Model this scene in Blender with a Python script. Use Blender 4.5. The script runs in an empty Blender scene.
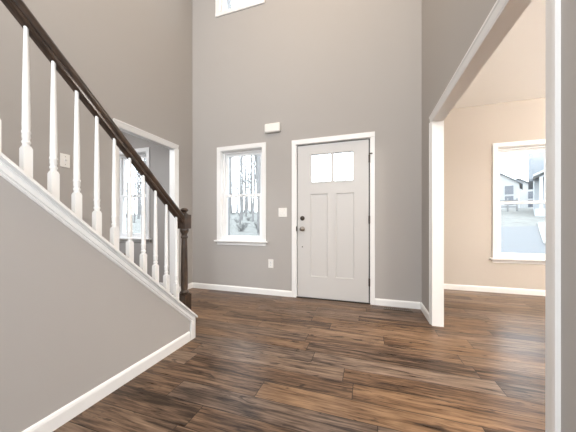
import bpy, bmesh, math, random
from mathutils import Vector, Matrix
random.seed(7)
S = bpy.context.scene
C = S.collection
PI = math.pi

# ------------------------------------------------------------------ camera, sky, light, exposure
H = 0.9876
cam_d = bpy.data.cameras.new('camera'); cam = bpy.data.objects.new('camera', cam_d); C.objects.link(cam)
cam.location = (0, 0, H); cam.rotation_euler = (PI/2, 0, 0.311)
cam_d.sensor_width = 36; cam_d.lens = 36*246.07/576; cam_d.shift_y = 8.33/576; cam_d.clip_start = .02
S.camera = cam
W = bpy.data.worlds.new('sky'); S.world = W; W.use_nodes = True
W.node_tree.nodes['Background'].inputs[0].default_value = (.90, .96, 1.0, 1)
W.node_tree.nodes['Background'].inputs[1].default_value = 5.4
S.view_settings.view_transform = 'Standard'; S.view_settings.look = 'None'
S.view_settings.gamma = 1; S.view_settings.use_curve_mapping = False
S.view_settings.exposure = 0.14

def area(name, loc, rot, sx, sy, power, col):
    d = bpy.data.lights.new(name, 'AREA'); d.shape = 'RECTANGLE'; d.size = sx; d.size_y = sy
    d.energy = power; d.color = col
    o = bpy.data.objects.new(name, d); C.objects.link(o); o.location = loc; o.rotation_euler = rot
    return o
area('foyer_ceiling_light', (-.6, 1.3, 5.30), (0, 0, 0), 1.2, 1.2, 52, (1, .73, .46))
area('rear_fill', (-.9, -3.7, 3.5), (PI/2, 0, 0), 3.2, 3.0, 235, (.94, .97, 1.0))  # added fill from behind the camera; the rear wall has no window
def point_light(name, loc, rad, power, col):
    d = bpy.data.lights.new(name, 'POINT'); d.shadow_soft_size = rad; d.energy = power; d.color = col
    o = bpy.data.objects.new(name, d); C.objects.link(o); o.location = loc
point_light('dining_fill', (4.1, 2.5, 2.25), .16, 125, (1, .94, .88))  # added unseen fill, hung above the header so its underside stays dim
point_light('dining_rear_fill', (2.6, .2, 2.25), .16, 95, (1, .94, .88))  # second added fill, out of view, brightens the dining room
area('dining_ceiling_fill', (3.9, 1.6, 2.1), (PI, 0, 0), 1.1, 1.1, 200, (1, .95, .88))  # added upward fill to brighten the dining ceiling, no fixture there
area('hall_side_fill', (.58, -1.9, 1.9), (0, PI/2, 0), 2.2, 1.8, 92, (.91, .96, 1))  # added side fill for the half wall and stair wall, no window there
area('study_ceiling_light', (-4.2, 1.4, 2.64), (0, 0, 0), .7, .7, 60, (.95, .97, 1))

# ------------------------------------------------------------------ materials
def mat(name, col, rough=.5, metal=0, spec=.5, bump=0, bscale=200, var=0, coat=0):
    m = bpy.data.materials.new(name); m.use_nodes = True
    nt = m.node_tree; b = nt.nodes['Principled BSDF']
    b.inputs['Base Color'].default_value = (*col, 1); b.inputs['Roughness'].default_value = rough
    b.inputs['Metallic'].default_value = metal; b.inputs['Specular IOR Level'].default_value = spec
    if coat: b.inputs['Coat Weight'].default_value = coat; b.inputs['Coat Roughness'].default_value = .15
    tc = nt.nodes.new('ShaderNodeTexCoord')
    n = nt.nodes.new('ShaderNodeTexNoise'); n.inputs['Scale'].default_value = bscale; n.inputs['Detail'].default_value = 3
    nt.links.new(tc.outputs['Object'], n.inputs['Vector'])
    if var:
        mx = nt.nodes.new('ShaderNodeMix'); mx.data_type = 'RGBA'
        mx.inputs['A'].default_value = (*[c*(1-var) for c in col], 1)
        mx.inputs['B'].default_value = (*[min(1, c*(1+var)) for c in col], 1)
        nt.links.new(n.outputs['Fac'], mx.inputs['Factor']); nt.links.new(mx.outputs['Result'], b.inputs['Base Color'])
    if bump:
        bp = nt.nodes.new('ShaderNodeBump'); bp.inputs['Strength'].default_value = bump; bp.inputs['Distance'].default_value = .001
        nt.links.new(n.outputs['Fac'], bp.inputs['Height']); nt.links.new(bp.outputs['Normal'], b.inputs['Normal'])
    return m

M = {}
M['wall'] = mat('wall_paint_greige', (.424, .406, .391), .75, spec=.25, bump=.12, bscale=350)
M['wall_dining'] = mat('wall_paint_dining', (.51, .465, .418), .75, spec=.25, bump=.12, bscale=350)
M['ceil'] = mat('ceiling_paint', (.90, .89, .87), .85, spec=.2, bump=.1, bscale=250)
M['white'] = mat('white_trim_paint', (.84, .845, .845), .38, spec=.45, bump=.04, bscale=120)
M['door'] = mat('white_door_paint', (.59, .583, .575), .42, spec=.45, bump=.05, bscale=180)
M['vinyl'] = mat('white_window_vinyl', (.86, .87, .88), .35, spec=.5, bump=.02, bscale=100)
M['plastic'] = mat('white_plastic', (.84, .83, .80), .35, spec=.5, bump=.02, bscale=150)
M['slot'] = mat('dark_slot', (.06, .055, .05), .6, var=.1)
M['bronze'] = mat('oil_rubbed_bronze', (.075, .062, .052), .35, metal=.8, var=.2, bscale=60)
M['nickel'] = mat('aged_nickel', (.30, .27, .24), .32, metal=.9, var=.1, bscale=60)
M['threshold'] = mat('dark_threshold', (.02, .018, .016), .5, var=.2, bscale=40)
M['gap_shade'] = mat('weatherstrip_gap_shade', (.05, .048, .045), .7, var=.1, bscale=50)  # weatherstrip colour with the shade of the door gap put in
M['bark'] = mat('tree_bark', (.175, .17, .17), .9, var=.3, bscale=12)
M['twig'] = mat('shrub_twigs', (.11, .108, .108), .9, var=.3, bscale=12)
M['lawn'] = mat('winter_lawn', (.15, .152, .145), .95, var=.55, bscale=2.2, bump=.3)
M['road'] = mat('asphalt', (.115, .122, .132), .85, var=.08, bscale=6)
M['walk'] = mat('concrete_walk', (.24, .24, .235), .85, var=.08, bscale=6)
M['siding'] = mat('pale_siding', (.27, .285, .30), .7, var=.05, bscale=2)
M['siding_white'] = mat('white_siding', (.36, .365, .37), .7, var=.04, bscale=2)
M['shingle'] = mat('grey_shingles', (.13, .142, .158), .85, var=.25, bscale=5)
M['pane_dark'] = mat('house_pane', (.08, .09, .11), .15, spec=.6, var=.1, bscale=1)
M['fence'] = mat('fence_paint', (.22, .22, .225), .7, var=.1, bscale=3)

def glass():
    m = bpy.data.materials.new('window_glass'); m.use_nodes = True; nt = m.node_tree
    nt.nodes.remove(nt.nodes['Principled BSDF']); out = nt.nodes['Material Output']
    t = nt.nodes.new('ShaderNodeBsdfTransparent'); t.inputs[0].default_value = (.95, .97, .98, 1)
    g = nt.nodes.new('ShaderNodeBsdfGlossy'); g.inputs['Roughness'].default_value = .03
    lw = nt.nodes.new('ShaderNodeLayerWeight'); lw.inputs['Blend'].default_value = .5
    pw = nt.nodes.new('ShaderNodeMath'); pw.operation = 'POWER'; pw.inputs[1].default_value = 4; nt.links.new(lw.outputs['Facing'], pw.inputs[0])
    f = nt.nodes.new('ShaderNodeMath'); f.operation = 'MULTIPLY_ADD'; f.inputs[1].default_value = .8; f.inputs[2].default_value = .03; nt.links.new(pw.outputs[0], f.inputs[0])
    x = nt.nodes.new('ShaderNodeMixShader')
    nt.links.new(f.outputs[0], x.inputs[0]); nt.links.new(t.outputs[0], x.inputs[1]); nt.links.new(g.outputs[0], x.inputs[2])
    nt.links.new(x.outputs[0], out.inputs[0]); return m
M['glass'] = glass()

def dark_wood():
    m = mat('dark_stained_wood', (.045, .028, .019), .30, spec=.5, coat=.3); nt = m.node_tree; b = nt.nodes['Principled BSDF']
    tc = nt.nodes.new('ShaderNodeTexCoord'); mp = nt.nodes.new('ShaderNodeMapping'); mp.inputs['Scale'].default_value = (60, 9, 9)
    n = nt.nodes.new('ShaderNodeTexNoise'); n.inputs['Scale'].default_value = 2; n.inputs['Detail'].default_value = 5
    r = nt.nodes.new('ShaderNodeValToRGB'); r.color_ramp.elements[0].position = .35; r.color_ramp.elements[1].position = .7
    r.color_ramp.elements[0].color = (.022, .014, .010, 1); r.color_ramp.elements[1].color = (.075, .045, .029, 1)
    nt.links.new(tc.outputs['Object'], mp.inputs[0]); nt.links.new(mp.outputs[0], n.inputs['Vector'])
    nt.links.new(n.outputs['Fac'], r.inputs[0]); nt.links.new(r.outputs[0], b.inputs['Base Color']); return m
M['wood'] = dark_wood()

def plank_floor():
    m = bpy.data.materials.new('rustic_plank_floor'); m.use_nodes = True; nt = m.node_tree; b = nt.nodes['Principled BSDF']
    N, L = nt.nodes.new, nt.links.new
    tc = N('ShaderNodeTexCoord'); sp = N('ShaderNodeSeparateXYZ'); L(tc.outputs['Object'], sp.inputs[0])
    def mth(op, a, bb=None, c=None):
        n = N('ShaderNodeMath'); n.operation = op
        for i, v in enumerate((a, bb, c)):
            if v is None: continue
            if isinstance(v, (int, float)): n.inputs[i].default_value = v
            else: L(v, n.inputs[i])
        return n.outputs[0]
    PW, PL = .148, 1.15
    yr = mth('DIVIDE', mth('ADD', sp.outputs['Y'], .05), PW); row = mth('FLOOR', yr)
    wn = N('ShaderNodeTexWhiteNoise'); wn.noise_dimensions = '1D'; L(row, wn.inputs['W'])
    xr = mth('ADD', mth('DIVIDE', sp.outputs['X'], PL), mth('MULTIPLY', wn.outputs['Value'], 3.0)); colm = mth('FLOOR', xr)
    cb = N('ShaderNodeCombineXYZ'); L(row, cb.inputs[0]); L(colm, cb.inputs[1])
    w2 = N('ShaderNodeTexWhiteNoise'); w2.noise_dimensions = '2D'; L(cb.outputs[0], w2.inputs['Vector'])
    rnd = w2.outputs['Value']
    sc = N('ShaderNodeSeparateColor'); L(w2.outputs['Color'], sc.inputs[0])
    # grain coordinates, each plank shifted to its own piece of wood
    def grain(sx, sy, detail, dist, k):
        c = N('ShaderNodeCombineXYZ')
        L(mth('ADD', mth('MULTIPLY', sp.outputs['X'], sx), mth('MULTIPLY', sc.outputs['Red'], 37*k)), c.inputs[0])
        L(mth('ADD', mth('MULTIPLY', sp.outputs['Y'], sy), mth('MULTIPLY', sc.outputs['Green'], 51*k)), c.inputs[1])
        n = N('ShaderNodeTexNoise'); n.inputs['Scale'].default_value = 1; n.inputs['Detail'].default_value = detail
        n.inputs['Roughness'].default_value = .6; n.inputs['Distortion'].default_value = dist
        L(c.outputs[0], n.inputs['Vector']); return n.outputs['Fac']
    g1 = grain(1.9, 24, 6, .8, 1.0); g2 = grain(5.5, 75, 5, .4, 1.7); g3 = grain(5.0, 17, 3, 1.2, 2.3)
    v = mth('ADD', mth('MULTIPLY', g1, .62), mth('MULTIPLY', g2, .52))
    v = mth('ADD', v, mth('MULTIPLY', mth('SUBTRACT', rnd, .5), .15))
    r = N('ShaderNodeValToRGB'); cr = r.color_ramp; L(v, r.inputs[0])
    cr.elements[0].position = .43; cr.elements[0].color = (.034, .020, .012, 1)
    cr.elements[1].position = .75; cr.elements[1].color = (.275, .170, .096, 1)
    for p, c in ((.50, (.075, .043, .025, 1)), (.57, (.138, .079, .043, 1)), (.65, (.190, .114, .065, 1))):
        e = cr.elements.new(p); e.color = c
    # some planks lean grey
    gm = N('ShaderNodeMix'); gm.data_type = 'RGBA'; L(r.outputs[0], gm.inputs['A'])
    hs = N('ShaderNodeHueSaturation'); hs.inputs['Saturation'].default_value = .45; L(r.outputs[0], hs.inputs['Color']); L(hs.outputs[0], gm.inputs['B'])
    L(mth('MULTIPLY', sc.outputs['Blue'], .55), gm.inputs['Factor'])
    # knots and dark streaks
    kr = N('ShaderNodeMapRange'); kr.inputs['From Min'].default_value = .61; kr.inputs['From Max'].default_value = .70
    L(g3, kr.inputs['Value'])
    km = N('ShaderNodeMix'); km.data_type = 'RGBA'; L(mth('MULTIPLY', kr.outputs[0], .8), km.inputs['Factor'])
    L(gm.outputs['Result'], km.inputs['A']); km.inputs['B'].default_value = (.022, .015, .011, 1)
    # seams
    fy = mth('FRACT', yr); fx = mth('FRACT', xr)
    ey = mth('MULTIPLY', mth('MINIMUM', fy, mth('SUBTRACT', 1, fy)), PW); ex = mth('MULTIPLY', mth('MINIMUM', fx, mth('SUBTRACT', 1, fx)), PL)
    e = mth('MINIMUM', ey, ex); sm = N('ShaderNodeMapRange'); sm.inputs['From Min'].default_value = .0008; sm.inputs['From Max'].default_value = .0028
    L(e, sm.inputs['Value'])
    fm = N('ShaderNodeMix'); fm.data_type = 'RGBA'; L(sm.outputs[0], fm.inputs['Factor']); fm.inputs['A'].default_value = (.02, .014, .011, 1)
    L(km.outputs['Result'], fm.inputs['B']); L(fm.outputs['Result'], b.inputs['Base Color'])
    L(mth('ADD', mth('MULTIPLY', g2, .16), .22), b.inputs['Roughness']); b.inputs['Specular IOR Level'].default_value = .15
    bp = N('ShaderNodeBump'); bp.inputs['Strength'].default_value = .25; bp.inputs['Distance'].default_value = .002
    L(mth('ADD', sm.outputs[0], mth('MULTIPLY', g2, .35)), bp.inputs['Height']); L(bp.outputs['Normal'], b.inputs['Normal'])
    return m
M['floor'] = plank_floor()

# ------------------------------------------------------------------ helpers
def obj(name, bm, m, parent=None, smooth=False):
    me = bpy.data.meshes.new(name); bmesh.ops.recalc_face_normals(bm, faces=bm.faces[:])
    bm.to_mesh(me); bm.free()
    if m is not None: me.materials.append(m)
    if smooth:
        for p in me.polygons: p.use_smooth = True
        me.set_sharp_from_angle(angle=math.radians(38))
    o = bpy.data.objects.new(name, me); C.objects.link(o)
    if parent is not None: o.parent = parent
    return o
def tag(o, label, cat, group=None, kind=None):
    o['label'] = label; o['category'] = cat
    if group: o['group'] = group
    if kind: o['kind'] = kind
    return o
def empty(name, loc=(0, 0, 0), rz=0):
    o = bpy.data.objects.new(name, None); C.objects.link(o); o.location = loc; o.rotation_euler = (0, 0, rz); o.empty_display_size = .1
    return o
def bx(bm, x0, x1, y0, y1, z0, z1, bevel=0, seg=1):
    r = bmesh.ops.create_cube(bm, size=1, matrix=Matrix.Translation(((x0+x1)/2, (y0+y1)/2, (z0+z1)/2)) @ Matrix.Diagonal((abs(x1-x0), abs(y1-y0), abs(z1-z0), 1)))
    if bevel:
        es = list({e for v in r['verts'] for e in v.link_edges})
        bmesh.ops.bevel(bm, geom=es, offset=bevel, segments=seg, affect='EDGES', profile=.5)
    return bm
def box(name, x0, x1, y0, y1, z0, z1, m, parent=None, bevel=0, seg=1):
    return obj(name, bx(bmesh.new(), x0, x1, y0, y1, z0, z1, bevel, seg), m, parent)
def prism(bm, pts, a, b, axis):
    """pts: 2-D outline, pushed from a to b along axis. X: pts=(y,z); Y: pts=(x,z); Z: pts=(x,y)"""
    def P(p, t): return {'X': (t, p[0], p[1]), 'Y': (p[0], t, p[1]), 'Z': (p[0], p[1], t)}[axis]
    A = [bm.verts.new(P(p, a)) for p in pts]; B = [bm.verts.new(P(p, b)) for p in pts]
    n = len(pts)
    bm.faces.new(A); bm.faces.new(B[::-1])
    for i in range(n): bm.faces.new((A[i], A[(i+1) % n], B[(i+1) % n], B[i]))
    return bm
def sheared(bm, pts, y0, y1, zf):
    """outline (x, dz) swept along Y from y0 to y1, dz measured up from the line zf(y); plumb-cut ends"""
    A = [bm.verts.new((p[0], y0, zf(y0)+p[1])) for p in pts]; B = [bm.verts.new((p[0], y1, zf(y1)+p[1])) for p in pts]
    n = len(pts); bm.faces.new(A); bm.faces.new(B[::-1])
    for i in range(n): bm.faces.new((A[i], A[(i+1) % n], B[(i+1) % n], B[i]))
    return bm
def panel(bm, u0, u1, v0, v1, a, b, holes, axis):
    """solid slab (u,v) between a and b along axis 'Y' (u=x,v=z) or 'X' (u=y,v=z), with rectangular holes"""
    us = sorted({u0, u1, *[h[0] for h in holes], *[h[1] for h in holes]}); vs = sorted({v0, v1, *[h[2] for h in holes], *[h[3] for h in holes]})
    us = [u for u in us if u0 <= u <= u1]; vs = [v for v in vs if v0 <= v <= v1]
    cache = {}
    def V(i, j, t):
        k = (i, j, t)
        if k not in cache:
            cache[k] = bm.verts.new((us[i], t, vs[j]) if axis == 'Y' else (t, us[i], vs[j]))
        return cache[k]
    def solid(i, j):
        if not (0 <= i < len(us)-1 and 0 <= j < len(vs)-1): return False
        cu, cv = (us[i]+us[i+1])/2, (vs[j]+vs[j+1])/2
        return not any(h[0] < cu < h[1] and h[2] < cv < h[3] for h in holes)
    for i in range(len(us)-1):
        for j in range(len(vs)-1):
            if not solid(i, j): continue
            bm.faces.new((V(i, j, a), V(i+1, j, a), V(i+1, j+1, a), V(i, j+1, a)))
            bm.faces.new((V(i, j, b), V(i, j+1, b), V(i+1, j+1, b), V(i+1, j, b)))
            if not solid(i-1, j): bm.faces.new((V(i, j, a), V(i, j+1, a), V(i, j+1, b), V(i, j, b)))
            if not solid(i+1, j): bm.faces.new((V(i+1, j, a), V(i+1, j, b), V(i+1, j+1, b), V(i+1, j+1, a)))
            if not solid(i, j-1): bm.faces.new((V(i, j, a), V(i, j, b), V(i+1, j, b), V(i+1, j, a)))
            if not solid(i, j+1): bm.faces.new((V(i, j+1, a), V(i+1, j+1, a), V(i+1, j+1, b), V(i, j+1, b)))
    return bm
def lathe(bm, prof, loc=(0, 0, 0), n=20, axis='Z'):
    """prof: (r, h) pairs"""
    rings = []
    for r, h in prof:
        ring = []
        for k in range(n):
            a = 2*PI*k/n; p = (r*math.cos(a), r*math.sin(a), h)
            if axis == 'Y': p = (p[0], -p[2], p[1])      # h runs toward -Y
            ring.append(bm.verts.new((p[0]+loc[0], p[1]+loc[1], p[2]+loc[2])))
        rings.append(ring)
    for A, B in zip(rings, rings[1:]):
        for k in range(n): bm.faces.new((A[k], A[(k+1) % n], B[(k+1) % n], B[k]))
    bm.faces.new(rings[0][::-1]); bm.faces.new(rings[-1]); return bm
def struct(name, bm, m, label, cat, parent=None):
    o = obj(name, bm, m, parent); tag(o, label, cat, kind='structure'); return o

# ------------------------------------------------------------------ setting: shell of the foyer and the rooms beside it
XL, XR, D, XK = -2.60, .605, 3.207, -1.440        # stair-side wall, dining-side wall, entry wall, knee wall face
WT = .095
DR = 4.32                                          # entry-side wall of the dining room
HC, HF = 2.74, 5.40
YS = 3.05                                          # front wall of the room beyond the stairs
OPZ = 2.0                                          # head of the dining opening
LOZ = 2.07
b = bmesh.new(); bx(b, -6.2, 5.2, -4.2, DR+.16, -.12, 0)
struct('floor', b, M['floor'], 'dark brown and grey rustic wood plank floor', 'floor')
WIN = {'entry': (-2.095, -1.41, .75, 2.085), 'upper': (-2.12, -1.43, 4.165, 5.15), 'dining': (1.79, 2.47, .50, 2.105), 'study': (-4.02, -3.34, .765, 2.155)}
DO = (-.921, .051, 0, 2.070)
b = panel(bmesh.new(), XL-WT, XR+WT, 0, HF, D, D+.15, [(*WIN['entry'],), (*WIN['upper'],), DO], 'Y')
struct('wall_front', b, M['wall'], 'tall greige entry wall holding the white front door', 'wall')
b = panel(bmesh.new(), -4.0, D, 0, HF, XL, XL-WT+.01, [(2.0, 2.84, -1, LOZ)], 'X')
struct('wall_left', b, M['wall'], 'grey stair wall with a white cased opening', 'wall')
b = panel(bmesh.new(), -4.0, D, 0, HF, XR, XR+WT, [(1.10, 2.72, -1, OPZ)], 'X')
struct('wall_right', b, M['wall'], 'greige wall over the wide opening to the peach room', 'wall')
b = bx(bmesh.new(), XL-WT, XR+WT, -4.13, -4.0, 0, HF)
struct('wall_rear', b, M['wall'], 'greige wall behind the camera', 'wall')
b = bx(bmesh.new(), XL-WT, XR+WT, -4.13, D+.15, HF, HF+.1)
struct('ceiling', b, M['ceil'], 'white ceiling high over the foyer', 'ceiling')
# dining room
b = panel(bmesh.new(), XR, 5.13, 0, HC, DR, DR+.15, [WIN['dining']], 'Y')
struct('wall_dining_front', b, M['wall_dining'], 'peach beige wall with a white window, seen through the wide opening', 'wall')
b = bx(bmesh.new(), 5.0, 5.13, -1.0, DR, 0, HC)
struct('wall_dining_right', b, M['wall_dining'], 'far side wall of the peach beige room', 'wall')
b = bx(bmesh.new(), XR+WT, 5.0, -1.13, -1.0, 0, HC)
struct('wall_dining_rear', b, M['wall_dining'], 'rear wall of the peach beige room', 'wall')
b = bx(bmesh.new(), XR, XR+WT, D+.15, DR, 0, HC)
struct('wall_dining_left', b, M['wall_dining'], 'short side wall beside the entry in the peach beige room', 'wall')
b = bx(bmesh.new(), XR+WT, 5.13, -1.13, DR+.15, HC, HC+.1)
struct('ceiling_dining', b, M['ceil'], 'bright cream ceiling of the peach beige room', 'ceiling')
# room beyond the stairs
b = panel(bmesh.new(), -6.0, XL-WT+.01, 0, HC, YS, YS+.15, [WIN['study']], 'Y')
struct('wall_study_front', b, M['wall'], 'grey wall with a white window, seen between the balusters', 'wall')
b = bx(bmesh.new(), -6.13, -6.0, -1.0, YS+.15, 0, HC)
struct('wall_study_left', b, M['wall'], 'far grey wall of the room beyond the stairs', 'wall')
b = bx(bmesh.new(), -6.0, XL-WT+.01, -1.13, -1.0, 0, HC)
struct('wall_study_rear', b, M['wall'], 'rear grey wall of the room beyond the stairs', 'wall')
b = bx(bmesh.new(), -6.13, XL-WT+.01, -1.13, YS+.15, HC, HC+.1)
struct('ceiling_study', b, M['ceil'], 'white ceiling of the room beyond the stairs', 'ceiling')

# knee wall of the stairs
SL = .905
def captop(y): return 1.285 - 0.8986*(y-0.585)
KE = 1.790
b = prism(bmesh.new(), [(-1.6, 0), (KE, 0), (KE, captop(KE)-.022), (-1.6, captop(-1.6)-.022)], XK, -1.560, 'X')
struct('wall_stair', b, M['wall'], 'sloping greige half wall under the stair railing', 'wall')
b = sheared(bmesh.new(), [(-1.576, -.018), (-1.402, -.018), (-1.402, -.004), (-1.406, 0), (-1.572, 0), (-1.576, -.004)], -1.6, KE+.008, captop)
struct('trim_1', b, M['white'], 'white sloping cap board on the stair half wall', 'trim')
fas = [(XK, -.020), (XK+.014, -.020), (XK+.014, -.025), (XK+.006, -.030), (XK+.006, -.050), (XK+.0155, -.053), (XK+.0155, -.060), (XK+.006, -.064), (XK+.0125, -.067), (XK+.0125, -.074), (XK+.005, -.080), (XK, -.080)]
b = sheared(bmesh.new(), [(x, z-.0) for x, z in fas], -1.6, KE, captop)
struct('trim_2', b, M['white'], 'white moulded fascia board running under the sloping cap', 'trim')
b = prism(bmesh.new(), [(1.732, .0), (KE+.006, .0), (KE+.006, captop(KE)-.025), (1.757, captop(1.732)-.081)], XK+.001, XK+.0135, 'X')
bx(b, -1.560, XK+.0135, KE+.0005, KE+.010, 0, captop(KE+.01)-.028)
struct('trim_3', b, M['white'], 'short white upright board at the foot of the half wall', 'trim')

# baseboards
BH = .080
def bprof(s): return [(0, 0), (s*.014, 0), (s*.014, BH-.018), (s*.010, BH-.006), (s*.004, BH), (0, BH)]
def base_y(name, x0, x1, yw, label):     # against a wall facing -Y
    struct(name, prism(bmesh.new(), [(yw+dy, z) for dy, z in bprof(-1)], x0, x1, 'X'), M['white'], label, 'baseboard')
def base_x(name, y0, y1, xw, s, label):
    struct(name, prism(bmesh.new(), [(xw+dx, z) for dx, z in bprof(s)], y0, y1, 'Y'), M['white'], label, 'baseboard')
base_y('baseboard_front', XL+.0145, -.976, D, 'white baseboard under the entry window')
base_y('baseboard_front_right', .093, XR-.0145, D, 'white baseboard between the front door and the corner')
base_x('baseboard_left', 2.903, D, XL, 1, 'short white baseboard beside the cased opening past the stairs')
base_x('baseboard_right', 2.775, D, XR, -1, 'short white baseboard turning from the entry wall to the opening')
base_x('baseboard_stair', -1.6, 1.731, XK, 1, 'white baseboard along the stair half wall')
base_y('baseboard_dining', XR+WT, 5.0, DR, 'white baseboard under the window of the peach beige room')
base_y('baseboard_study', -6.0, XL-WT+.01, YS, 'white baseboard of the room beyond the stairs')
base_x('baseboard_rear', -4.0, 1.045, XR, -1, 'white baseboard on the near right wall')

# cased openings: casing both sides and jamb lining
CW, CT = .058, .015
def cased(name, xw0, xw1, s, y0, y1, zt, label):
    """opening in an X wall from xw0 (foyer face) to xw1 (other face); s = outward direction of the foyer face"""
    root = empty(name, ((xw0+xw1)/2, (y0+y1)/2, 0)); tag(root, label, 'doorway trim', kind='structure')
    off = root.location
    def part(nm, bm):
        o = obj(nm, bm, M['white'], root); o.matrix_parent_inverse = Matrix.Translation(-off); return o
    def prof_(f, d, o_, i_):      # (x, across) outline: o_ = outer edge, i_ = edge at the opening
        w = i_-o_; return [(f, o_), (f+d*CT, o_), (f+d*CT, o_+w*.22), (f+d*CT*.72, o_+w*.32), (f+d*CT*.34, i_-w*.06), (f+d*CT*.22, i_), (f, i_)]
    for f, d in ((xw0, s), (xw1, -s)):
        for (o_, i_) in ((y0-CW, y0+.003), (y1+CW, y1-.003)):
            part('casing', prism(bmesh.new(), prof_(f, d, o_, i_), 0, zt-.003, 'Z'))
        hb_ = bmesh.new(); pts = prof_(f, d, zt+CW, zt-.003)
        prism(hb_, [(p[0], p[1]) for p in pts], 0, 1, 'Z')
        for v in hb_.verts:
            x, z, t = v.co; v.co = (x, (y0-CW) if t < .5 else (y1+CW), z)
        part('head_casing', hb_)
    e0, e1 = sorted((xw0+s*.002, xw1-s*.002))
    part('jamb', bx(bmesh.new(), e0, e1, y0, y0+.012, 0, zt)); part('jamb', bx(bmesh.new(), e0, e1, y1-.012, y1, 0, zt))
    part('head_jamb', bx(bmesh.new(), e0, e1, y0, y1, zt-.012, zt))
    return root
cased('trim_4', XR, XR+WT, -1, 1.10, 2.72, OPZ, 'white trim around the wide opening to the peach beige room')
cased('trim_5', XL, XL-WT+.01, 1, 2.0, 2.84, LOZ, 'white trim around the opening past the stairs')

# ------------------------------------------------------------------ windows
def window(name, hole, yw, label, stool=True, wd=.15):
    x0, x1, z0, z1 = hole
    root = empty(name, ((x0+x1)/2, yw, z0)); tag(root, label, 'window', kind='structure'); off = root.location.copy()
    def part(nm, bm, m, par=None, smooth=False):
        o = obj(nm, bm, m, root if par is None else par, smooth)
        if par is None: o.matrix_parent_inverse = Matrix.Translation(-off)
        return o
    c = .056
    # casing
    for (a, bb) in ((x0-c, x0+.006), (x1-.006, x1+c)):
        part('casing', bx(bmesh.new(), a, bb, yw-.016, yw, z0-(0 if stool else c), z1+c, .003), M['white'])
    part('head_casing', bx(bmesh.new(), x0-c-.001, x1+c+.001, yw-.017, yw, z1-.006, z1+c+.001, .003), M['white'])
    if stool:
        part('sill', bx(bmesh.new(), x0-c-.03, x1+c+.03, yw-.05, yw+.055, z0-.022, z0+.002, .006, 2), M['white'])
        part('apron', bx(bmesh.new(), x0-c, x1+c, yw-.014, yw, z0-.068, z0-.0225, .003), M['white'])
    else:
        part('bottom_casing', bx(bmesh.new(), x0-c-.001, x1+c+.001, yw-.017, yw, z0-c-.001, z0+.006, .003), M['white'])
    # jamb lining and vinyl frame
    j = bmesh.new(); panel(j, x0, x1, z0, z1, yw+.0, yw+wd, [(x0+.012, x1-.012, z0+.012, z1-.012)], 'Y'); part('jamb', j, M['white'])
    f = bmesh.new(); panel(f, x0+.012, x1-.012, z0+.012, z1-.012, yw+.06, yw+wd-.005, [(x0+.038, x1-.038, z0+.035, z1-.035)], 'Y'); part('window_frame', f, M['vinyl'])
    zm = (z0+z1)/2
    for nm, a, bb, yy in (('upper_sash', zm-.018, z1-.035, yw+.108), ('lower_sash', z0+.035, zm+.018, yw+.078)):
        s = bmesh.new(); r = .036
        panel(s, x0+.038, x1-.038, a, bb, yy-.013, yy+.013, [(x0+.038+r, x1-.038-r, a+r, bb-r)], 'Y')
        so = part(nm, s, M['vinyl'])
        g = bx(bmesh.new(), x0+.038+r, x1-.038-r, yy-.002, yy+.002, a+r, bb-r); go = obj('pane', g, M['glass'], so)
        if nm == 'lower_sash':
            l = bx(bmesh.new(), (x0+x1)/2-.03, (x0+x1)/2+.03, yy-.032, yy-.013, bb-.014, bb-.002, .003); obj('sash_lock', l, M['vinyl'], so)
    return root
window('window_1', WIN['entry'], D, 'white double hung window on the entry wall left of the front door')
window('window_2', WIN['upper'], D, 'white window high on the entry wall', stool=False)
window('window_3', WIN['dining'], DR, 'white double hung window in the peach beige room')
window('window_4', WIN['study'], YS, 'white double hung window seen through the balusters')

# ------------------------------------------------------------------ front door
dr = empty('door_1', (-.438, D, 0)); tag(dr, 'white craftsman front door with two small panes at the top', 'door', kind='structure')
def dpart(nm, bm, m, par=None, smooth=False):
    o = obj(nm, bm, m, dr if par is None else par, smooth)
    if par is None: o.matrix_parent_inverse = Matrix.Translation((.438, -D, 0))
    return o
dx0, dx1 = -.895, .019
for a, bb in ((-.974, -.910), (.038, .091)):
    dpart('casing', bx(bmesh.new(), a, bb, D-.017, D, 0, 2.060, .003), M['white'])
dpart('head_casing', bx(bmesh.new(), -.975, .092, D-.018, D, 2.060, 2.125, .003), M['white'])
for a, bb in ((DO[0], -.9045), (.0335, DO[1])):
    dpart('jamb', bx(bmesh.new(), a, bb, D, D+.15, 0, 2.070), M['white'])
dpart('head_jamb', bx(bmesh.new(), -.9045, .0335, D, D+.15, 2.056, 2.070), M['white'])
y0 = D+.008
for a, bb, c_, d_ in ((-.9045, -.895, .014, 2.056), (.019, .0335, .014, 2.056), (-.895, .019, 2.044, 2.056)):
    dpart('gap_shade_strip', bx(bmesh.new(), a, bb, D+.022, D+.05, c_, d_), M['gap_shade'])  # dark strips fill the gap around the slab to draw its shade
sl = bmesh.new()
LITE = (-.722, -.157, 1.535, 1.930); PA = (-.718, -.490, .295, 1.390); PB = (-.385, -.157, .295, 1.390)
panel(sl, dx0, dx1, .014, 2.044, y0, y0+.044, [LITE, PA, PB], 'Y')
slab = dpart('door_slab', sl, M['door'])
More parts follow.
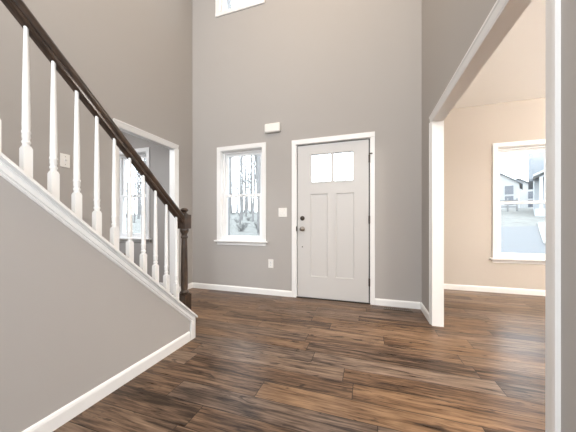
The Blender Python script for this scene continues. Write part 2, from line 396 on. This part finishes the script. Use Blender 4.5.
for p in (PA, PB):       # sunken flat panels with a sloped edge
    q = bmesh.new(); i = .007; x0, x1, z0, z1 = p
    o4 = [q.verts.new((x, y0, z)) for x, z in ((x0, z0), (x1, z0), (x1, z1), (x0, z1))]
    n4 = [q.verts.new((x, y0+.011, z)) for x, z in ((x0+i, z0+i), (x1-i, z0+i), (x1-i, z1-i), (x0+i, z1-i))]
    k4 = [q.verts.new((x, y0+.035, z)) for x, z in ((x0, z0), (x1, z0), (x1, z1), (x0, z1))]
    q.faces.new(n4); q.faces.new(k4[::-1])
    for k in range(4):
        q.faces.new((o4[k], o4[(k+1) % 4], n4[(k+1) % 4], n4[k])); q.faces.new((o4[k], k4[k], k4[(k+1) % 4], o4[(k+1) % 4]))
    obj('panel', q, M['door'], slab)
lf = bmesh.new(); panel(lf, LITE[0], LITE[1], LITE[2], LITE[3], y0-.006, y0+.05, [(LITE[0]+.014, -.446, LITE[2]+.014, LITE[3]-.014), (-.412, LITE[1]-.014, LITE[2]+.014, LITE[3]-.014)], 'Y')
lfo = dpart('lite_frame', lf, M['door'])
for a, bb in ((LITE[0]+.014, -.446), (-.412, LITE[1]-.014)):
    obj('pane', bx(bmesh.new(), a, bb, y0+.02, y0+.024, LITE[2]+.014, LITE[3]-.014), M['glass'], lfo)
dpart('threshold', bx(bmesh.new(), DO[0]+.002, DO[1]-.002, D-.012, D+.13, 0.0005, .012, .003), M['threshold'])
# hardware
db = bmesh.new(); lathe(db, [(.031, 0), (.031, .006), (.027, .010), (.024, .018), (.019, .021)], (-.829, y0, 1.069), 22, 'Y')
bx(db, -.829-.004, -.829+.004, y0-.036, y0-.019, 1.069-.014, 1.069+.014, .002)
dpart('deadbolt', db, M['bronze'], smooth=True)
kb = bmesh.new(); lathe(kb, [(.033, 0), (.033, .005), (.028, .009), (.012, .012), (.011, .028), (.019, .033), (.027, .043), (.029, .052), (.026, .061), (.016, .067), (.005, .069)], (-.828, y0, .926), 24, 'Y')
dpart('door_knob', kb, M['nickel'], smooth=True)
vb = lathe(bmesh.new(), [(.008, 0), (.008, .004), (.005, .007)], (-.829, y0, .685), 14, 'Y'); dpart('lock_bore', vb, M['bronze'], smooth=True)
dpart('strike_plate', bx(bmesh.new(), -.9120, -.9040, D-.0185, D+.012, .895, .96, .0015), M['bronze'])
XH = .0262
for z in (1.80, 1.045, .27):
    hb = bmesh.new(); lathe(hb, [(.0105, 0), (.0105, .098)], (XH, D-.004, z-.049), 12)
    bx(hb, .0245, .0280, D-.004, D+.021, z-.048, z+.048)
    lathe(hb, [(.004, .098), (.0045, .103), (.001, .106)], (XH, D-.004, z-.049), 10)
    dpart('hinge', hb, M['bronze'], smooth=True)
hs = bmesh.new(); bx(hs, .022, .058, D-.032, D-.018, 1.850, 1.864, .002); lathe(hs, [(.008, 0), (.008, .012)], (.056, D-.018, 1.857), 12, 'Y')
dpart('hinge_stop', hs, M['bronze'], smooth=True)

# ------------------------------------------------------------------ staircase
RISE, RUN = .175, .1934
st = empty('stairs', (-2.08, 1.645, 0)); tag(st, 'wooden staircase rising behind the half wall', 'stairs', kind='structure')
for k in range(15):
    yf = 1.645-RUN*k; z = RISE*(k+1)
    if k == 0:
        t0 = obj('tread', bx(bmesh.new(), -2.598, -1.562, yf-RUN, yf+.025, z-.028, z, .006, 2), M['floor'], st); r0 = obj('riser', bx(bmesh.new(), -2.598, -1.562, yf-.016, yf, z-RISE, z-.0285), M['white'], st)
        for o in (t0, r0): o.matrix_parent_inverse = Matrix.Translation((2.08, -1.645, 0))
    else:
        for o in (t0, r0):
            c = o.copy(); C.objects.link(c); c.parent = st; c.location = (0, -RUN*k, RISE*k)

# railing: handrail, newel post and balusters move as one
XB = -1.50
def railbot(y): return 1.895-SL*(y-.7124)
rl = empty('stair_railing', (XB, 1.747, captop(1.747))); tag(rl, 'stair railing with dark wood handrail, dark newel post and white turned balusters', 'railing')
RO = Matrix.Translation(-rl.location)
def rpart(nm, bm, m, smooth=True, par=None):
    o = obj(nm, bm, m, rl if par is None else par, smooth)
    if par is None: o.matrix_parent_inverse = RO
    return o
half = [(.016, 0), (.024, .004), (.026, .016), (.022, .026), (.026, .034), (.033, .046), (.0335, .060), (.028, .074), (.016, .083), (0, .086)]
prof = [(XB+x, z) for x, z in half] + [(XB-x, z) for x, z in half[-2::-1]]
hr = sheared(bmesh.new(), prof,   .15, 1.711, railbot)
hro = rpart('handrail', hr, M['wood'])
NY = 1.747; zc = captop(NY)
nw = bmesh.new(); s = .040
# base block, foot cut to the slope of the cap
pts = [(NY-s, captop(NY-s)+.001), (NY+s, captop(NY+s)+.001), (NY+s, .385), (NY-s, .385)]
prism(nw, pts, XB-s, XB+s, 'X'); bx(nw, XB-s+.006, XB+s-.006, NY-s+.006, NY+s-.006, .385, .394)
nwo = rpart('newel_post', nw, M['wood'], False)
sh = lathe(bmesh.new(), [(.030, .393), (.036, .400), (.036, .409), (.029, .415), (.026, .424), (.0290, .445), (.0290, .56), (.025, .78), (.0225, .865), (.028, .870), (.030, .878), (.028, .886), (.0235, .890), (.0235, .905), (.030, .915), (.036, .930), (.037, .944), (.034, .950)], (XB, NY, 0), 24)
obj('shaft', sh, M['wood'], nwo, True)
tb = bx(bmesh.new(), XB-s, XB+s, NY-s, NY+s, .950, 1.072, .004); obj('top_block', tb, M['wood'], nwo)
fn = lathe(bmesh.new(), [(.033, 1.072), (.034, 1.078), (.024, 1.083), (.019, 1.090), (.024, 1.097), (.032, 1.104), (.034, 1.112), (.030, 1.120), (.018, 1.127), (.004, 1.130)], (XB, NY, 0), 24)
obj('finial', fn, M['wood'], nwo, True)
def baluster(y):
    bm = bmesh.new(); h = .0165; zt = captop(y)+.177
    prism(bm, [(y-h, captop(y-h)+.0005), (y+h, captop(y+h)+.0005), (y+h, zt-.012), (y+h-.006, zt), (y-h+.006, zt), (y-h, zt-.012)], XB-h, XB+h, 'X')
    z1 = railbot(y)+.004
    p = [(.0150, zt-.001), (.0125, zt+.008), (.0160, zt+.016), (.0160, zt+.022), (.0125, zt+.028), (.0150, zt+.040), (.0145, zt+.058), (.0165, zt+.062), (.0165, zt+.068), (.0140, zt+.074), (.0148, zt+.10), (.0135, zt+.25), (.0085, z1)]
    lathe(bm, p, (XB, y, 0), 16); return bm
b0 = rpart('baluster', baluster(.7124), M['white'])
for i in (-2, -1, 1, 2, 3, 4, 5, 6, 7, 8, 9):
    c = b0.copy(); C.objects.link(c); c.parent = rl; c.matrix_parent_inverse = RO; c.location = (0, .1043*i, -SL*.1043*i)

# ------------------------------------------------------------------ small things on the walls and floor
ch = empty('door_chime', (-1.250, D, 2.258)); tag(ch, 'white rounded chime box on the wall above the window and door', 'door chime')
bm = bmesh.new(); bx(bm, -.117, .117, -.045, -.004, .004, .132, .021, 4); obj('cover', bm, M['plastic'], ch, True)
obj('back_plate', bx(bmesh.new(), -.105, .105, -.006, -.0005, .010, .122), M['plastic'], ch)

def plate(name, loc, rz, w, h, label, cat, gang, kind):
    r = empty(name, loc, rz); tag(r, label, cat)
    obj('cover_plate', bx(bmesh.new(), -w/2, w/2, -.007, -.0005, -h/2, h/2, .003, 2), M['plastic'], r)
    for g in gang:
        if kind == 'toggle':
            t = obj('toggle_surround', bx(bmesh.new(), g-.0075, g+.0075, -.0085, -.007, -.016, .016), M['vinyl'], r)
            q = bmesh.new(); prism(q, [(-.0085, -.004), (-.0085, .009), (-.022, .014), (-.022, .008)], g-.0045, g+.0045, 'X'); obj('toggle', q, M['plastic'], r)
            sc_ = bmesh.new()
        else:
            for zz in (-.02, .02):
                o = obj('receptacle', bx(bmesh.new(), g-.0165, g+.0165, -.0095, -.007, zz-.0145, zz+.0145, .002), M['vinyl'], r)
                for dx, hh in ((-.006, .0045), (.006, .0035)):
                    obj('slot', bx(bmesh.new(), g+dx-.0014, g+dx+.0014, -.0101, -.0095, zz+.003-hh, zz+.003+hh), M['slot'], o)
                obj('slot', bx(bmesh.new(), g-.0025, g+.0025, -.0101, -.0095, zz-.0105, zz-.006), M['slot'], o)
        for zz in ((-.035, .035) if kind == 'toggle' else (0,)):
            q = lathe(bmesh.new(), [(.0032, .0068), (.0032, .0078), (.002, .0083)], (g, 0, zz), 10, 'Y'); obj('screw', q, M['nickel'], r)
plate('light_switch', (-1.107, D, 1.152), 0, .122, .124, 'white double light switch on the wall beside the front door', 'light switch', (-.023, .023), 'toggle')
plate('power_outlet', (-1.282, D, .437), 0, .078, .124, 'white power outlet low on the wall under the window', 'power outlet', (0,), 'outlet')
plate('light_switch', (XL, 1.500, 1.563), PI/2, .075, .120, 'white light switch on the stair wall behind the balusters', 'light switch', (0,), 'toggle')

M['vent'] = mat('brown_vent_metal', (.11, .078, .055), .4, metal=.3, var=.15, bscale=40)
vt = empty('floor_vent', (.335, 3.105, 0)); tag(vt, 'narrow brown floor vent beside the baseboard right of the front door', 'floor vent')
fr = bmesh.new(); fr2 = [(-.139, .139, -.024, .024)]
for (a, bb, c_, d_) in ((-.155, .155, -.042, -.024), (-.155, .155, .024, .042), (-.155, -.139, -.024, .024), (.139, .155, -.024, .024)):
    bx(fr, a, bb, c_, d_, .0005, .005, .0012)
obj('frame', fr, M['vent'], vt)
obj('backing', bx(bmesh.new(), -.139, .139, -.024, .024, .0004, .001), M['slot'], vt)
for k in range(13):
    x = -.126+k*.021
    obj('slat', bx(bmesh.new(), x-.0045, x+.0045, -.024, .024, .001, .0042), M['vent'], vt)

# ------------------------------------------------------------------ outdoors
def zg(x, y):
    r = -.45
    t = max(0, y-9.0)
    r += .135*t if t < 24 else .135*24+.02*(t-24)
    return r
g = bmesh.new(); nx, ny = 60, 44; vs = []
for j in range(ny+1):
    for i in range(nx+1):
        x = -60+110*i/nx; y = 4.6+(62*j/ny)
        vs.append(g.verts.new((x, y, zg(x, y)+(.0 if y < 9 else .06*math.sin(x*1.7+y)*math.cos(y*1.3)))))
for j in range(ny):
    for i in range(nx): g.faces.new((vs[j*(nx+1)+i], vs[j*(nx+1)+i+1], vs[(j+1)*(nx+1)+i+1], vs[(j+1)*(nx+1)+i]))
struct('ground', g, M['lawn'], 'pale winter lawn outside the windows', 'ground')
def ribbon(name, pts, wid, m, label, cat, dz=.07):
    bm = bmesh.new(); rows = []
    for k, (x, y) in enumerate(pts):
        a = Vector(pts[max(0, k-1)]); b_ = Vector(pts[min(len(pts)-1, k+1)]); t = (b_-a).normalized(); n = Vector((-t.y, t.x))
        w = wid[k] if isinstance(wid, (list, tuple)) else wid
        rows.append([bm.verts.new((x+n.x*w*s_, y+n.y*w*s_, zg(x+n.x*w*s_, y+n.y*w*s_)+dz)) for s_ in (-.5, 0, .5)] + [bm.verts.new((x+n.x*w*s_, y+n.y*w*s_, zg(x+n.x*w*s_, y+n.y*w*s_)+dz-.25)) for s_ in (-.5, 0, .5)])
    for A, B in zip(rows, rows[1:]):
        for q in ((0, 1), (1, 2)): bm.faces.new((A[q[0]], A[q[1]], B[q[1]], B[q[0]])); bm.faces.new((A[3+q[0]], B[3+q[0]], B[3+q[1]], A[3+q[1]]))
        bm.faces.new((A[0], B[0], B[3], A[3])); bm.faces.new((A[2], A[5], B[5], B[2]))
    for R in (rows[0], rows[-1]): bm.faces.new((R[0], R[1], R[2], R[5], R[4], R[3]))
    return struct(name, bm, m, label, cat)
ribbon('road', [(2.6, 13.2), (4.4, 13.7), (6.4, 14.3), (12, 15.6), (20, 17), (40, 19)], 6.5, M['road'], 'grey road outside the window of the peach beige room', 'road')
ribbon('front_path', [(6.4, 9.5), (7.6, 13.0), (9.3, 16.5), (10.8, 19.5)], 1.1, M['walk'], 'pale concrete path outside the window of the peach beige room', 'path', .12)

def tube(bm, a, b_, ra, rb, n=6):
    d = (b_-a); z = d.normalized(); x = z.orthogonal().normalized(); y = z.cross(x)
    A = [bm.verts.new(a+(x*math.cos(2*PI*k/n)+y*math.sin(2*PI*k/n))*ra) for k in range(n)]
    B = [bm.verts.new(b_+(x*math.cos(2*PI*k/n)+y*math.sin(2*PI*k/n))*rb) for k in range(n)]
    for k in range(n): bm.faces.new((A[k], A[(k+1) % n], B[(k+1) % n], B[k]))
    bm.faces.new(A[::-1]); bm.faces.new(B)
def bare_tree(seed, h, r):
    R = random.Random(seed); tr = bmesh.new(); br = tr
    pts = [Vector((0, 0, -.3))]; n = 7
    for k in range(n): pts.append(pts[-1]+Vector((R.uniform(-.12, .12), R.uniform(-.12, .12), (h+.3)/n)))
    for k in range(n): tube(tr, pts[k], pts[k+1], r*(1-.85*k/n), r*(1-.85*(k+1)/n), 8)
    def branch(p, d, L, rr, lev):
        q = p+d*L; m_ = p+d*L*.5+Vector((R.uniform(-.1, .1), R.uniform(-.1, .1), .06))*L
        tube(br, p, m_, rr, rr*.75, 5); tube(br, m_, q, rr*.75, rr*.4, 5)
        if lev:
            for _ in range(3):
                t = R.uniform(.35, .95); dd = (d+Vector((R.uniform(-.8, .8), R.uniform(-.8, .8), R.uniform(0, .7)))).normalized()
                branch(p+(q-p)*t, dd, L*R.uniform(.4, .65), rr*.5, lev-1)
    for k in range(13):
        t = R.uniform(.22, .97); i = min(n-1, int(t*n)); p = pts[i]+(pts[i+1]-pts[i])*(t*n-i)
        a = R.uniform(0, 2*PI); d = Vector((math.cos(a), math.sin(a), R.uniform(.5, 1.6))).normalized()
        branch(p, d, h*R.uniform(.06, .10)*(1.2-t*.5), r*.38*(1.1-t*.7), 2)
    return tr
T = [obj('bare_tree', bare_tree(sd, h, r), M['bark']) for sd, h, r in ((11, 12, .15), (23, 13, .13), (37, 10, .09))]
def place(proto, x, y, rz, s, first, label, cat, group):
    o = proto if first else proto.copy()
    if not first: C.objects.link(o)
    o.location = (x, y, zg(x, y)); o.rotation_euler = (0, 0, rz); o.scale = (s, s, s); tag(o, label, cat, group); return o
used = set(); Rn = random.Random(5)
def spread_spots(f0, f1, y0, y1, gap, tries, most):
    out = []
    for _ in range(tries):
        y = Rn.uniform(y0, y1); x = Rn.uniform(f0, f1)*y
        if all((x-a)**2+(y-c)**2 > gap*gap for a, c in out): out.append((x, y))
        if len(out) >= most: break
    return out
def grove(spots, label, group):
    for x, y in spots:
        k = Rn.randrange(3)
        place(T[k], x, y, Rn.uniform(0, 6.28), Rn.uniform(.85, 1.15), k not in used, label, 'tree', group); used.add(k)
grove(spread_spots(-.66, -.43, 18.5, 46, 2.1, 1500, 48), 'bare tree in the woods outside the entry window', 'bare trees outside the entry window')
grove([(-8.6, 13.9), (-6.9, 15.2), (-7.5, 12.0)], 'tall bare tree outside, its top seen through the high window', 'tall bare trees by the house')
for o in [q for q in C.objects if q.get('group') == 'tall bare trees by the house']: o.scale = (1.25, 1.25, 1.7)
grove(spread_spots(-1.32, -1.08, 18.5, 40, 2.4, 600, 18), 'bare tree outside the window beyond the stairs', 'bare trees outside the window beyond the stairs')
# twiggy undergrowth
def twig_shrub(seed):
    R = random.Random(seed); bm = bmesh.new()
    for k in range(26):
        a = R.uniform(0, 6.28); p = Vector((R.uniform(-.3, .3), R.uniform(-.3, .3), -.1)); d = Vector((math.cos(a)*.7, math.sin(a)*.7, R.uniform(.4, 1.3))).normalized(); L = R.uniform(.5, 1.3)
        q = p+d*L; tube(bm, p, q, .016, .008, 5)
        for _ in range(4):
            t = R.uniform(.3, .95); e = p+(q-p)*t; dd = (d+Vector((R.uniform(-1, 1), R.uniform(-1, 1), R.uniform(-.2, .6)))).normalized(); tube(bm, e, e+dd*R.uniform(.15, .4), .009, .004, 4)
    return bm
sh0 = [obj('twiggy_shrub', twig_shrub(3), M['twig']), obj('twiggy_shrub', twig_shrub(9), M['twig'])]
su = set()
for x, y in [q for q in spread_spots(-.66, -.42, 13.6, 31, 1.35, 2500, 80) if all(math.hypot(q[0]-o.location.x, q[1]-o.location.y) > 1.15 for o in C.objects if o.get('category') == 'tree')]:
    k = Rn.randrange(2)
    place(sh0[k], x, y, Rn.uniform(0, 6.28), Rn.uniform(.5, .72), k not in su, 'low twiggy shrub on the bank outside the entry window', 'shrub', 'twiggy shrubs outside the entry window'); su.add(k)

# houses
def house(loc, rz, w, d, h, rh, label, wall, porch=False, wins=((-.3, .62), (.3, .62), (-.3, .25), (.3, .25))):
    r = empty('house', loc, rz); tag(r, label, 'house')
    rf = bmesh.new(); e = .35
    if porch:        # ridge along the front
        obj('walls', prism(bmesh.new(), [(-d/2, -1.0), (d/2, -1.0), (d/2, h), (0, h+rh), (-d/2, h)], -w/2, w/2, 'X'), wall, r); sl_ = rh/(d/2); q_ = d/2
    else:
        obj('walls', prism(bmesh.new(), [(-w/2, -1.0), (w/2, -1.0), (w/2, h), (0, h+rh), (-w/2, h)], -d/2, d/2, 'Y'), wall, r); sl_ = rh/(w/2); q_ = w/2
    for s_ in (-1, 1):
        pts = [(0, h+rh+.02), (s_*(q_+e), h-sl_*e+.02), (s_*(q_+e), h-sl_*e+.2), (0, h+rh+.22)]
        if porch: prism(rf, pts, -w/2-e, w/2+e, 'X')
        else: prism(rf, pts, -d/2-e, d/2+e, 'Y')
    obj('roof', rf, M['shingle'], r)
    for u, v in wins:
        f = obj('window', bx(bmesh.new(), u*w-.55, u*w+.55, -d/2-.06, -d/2+.02, v*h-.1, v*h+1.3), M['siding_white'], r)
        obj('pane', bx(bmesh.new(), u*w-.45, u*w+.45, -d/2-.08, -d/2-.06, v*h, v*h+1.2), M['pane_dark'], f)
    if porch:
        px = -w/2+1.6; pr = bmesh.new()
        for s_ in (-1, 1): prism(pr, [(px, h+.75), (px+s_*1.7, h-.15), (px+s_*1.7, h+.0), (px, h+.92)], -d/2-2.15, -d/2+.6, 'Y')
        obj('porch_roof', pr, M['siding_white'], r)
        obj('porch_gable', prism(bmesh.new(), [(px-1.35, h-.2), (px+1.35, h-.2), (px, h+.7)], -d/2-1.9, -d/2-1.8, 'Y'), M['siding'], r)
        obj('porch_floor', bx(bmesh.new(), -w/2, px+1.6, -d/2-2.0, -d/2, -1.0, .25), M['siding_white'], r)
        for k in range(3):
            x = px-1.25+k*1.25
            obj('column', bx(bmesh.new(), x-.10, x+.10, -d/2-1.95, -d/2-1.75, .25, h-.16), M['siding_white'], r)
        obj('front_door', bx(bmesh.new(), px-.5, px+.5, -d/2-.06, -d/2+.02, .25, 2.35), M['pane_dark'], r)
    return r
house((18.5, 26.9, zg(0, 26.9)), -.46, 8.4, 6, 2.9, 2.6, 'pale house with a front porch nearest the window of the peach beige room', M['siding'], True, ((.1, .3), (.35, .3)))
house((19.0, 46, zg(0, 46)-.3), -.45, 5.2, 7, 3.9, 1.9, 'far white house left of the porch house, nearer of two', M['siding_white'])
house((25.4, 55, zg(0, 55)-.4), -.3, 5.6, 7, 3.9, 1.9, 'farthest white house, half hidden left of the porch house', M['siding_white'])
house((-3.4, 40, zg(0, 40)-.4), .1, 8, 8, 2.6, 2.0, 'pale gabled house seen through the front door panes', M['siding_white'])
# rail fence on the bank
fe = empty('rail_fence', (12.3, 28.5, zg(0, 28.5))); tag(fe, 'dark rail fence on the bank outside the window of the peach beige room', 'fence')
for k in range(4):
    obj('post', bx(bmesh.new(), -1.05+k*.7-.05, -1.05+k*.7+.05, -.05, .05, -.3, 1.25), M['fence'], fe)
for z in (.45, 1.05):
    obj('rail', bx(bmesh.new(), -1.1, 1.1, -.03, .03, z-.05, z+.05), M['fence'], fe)
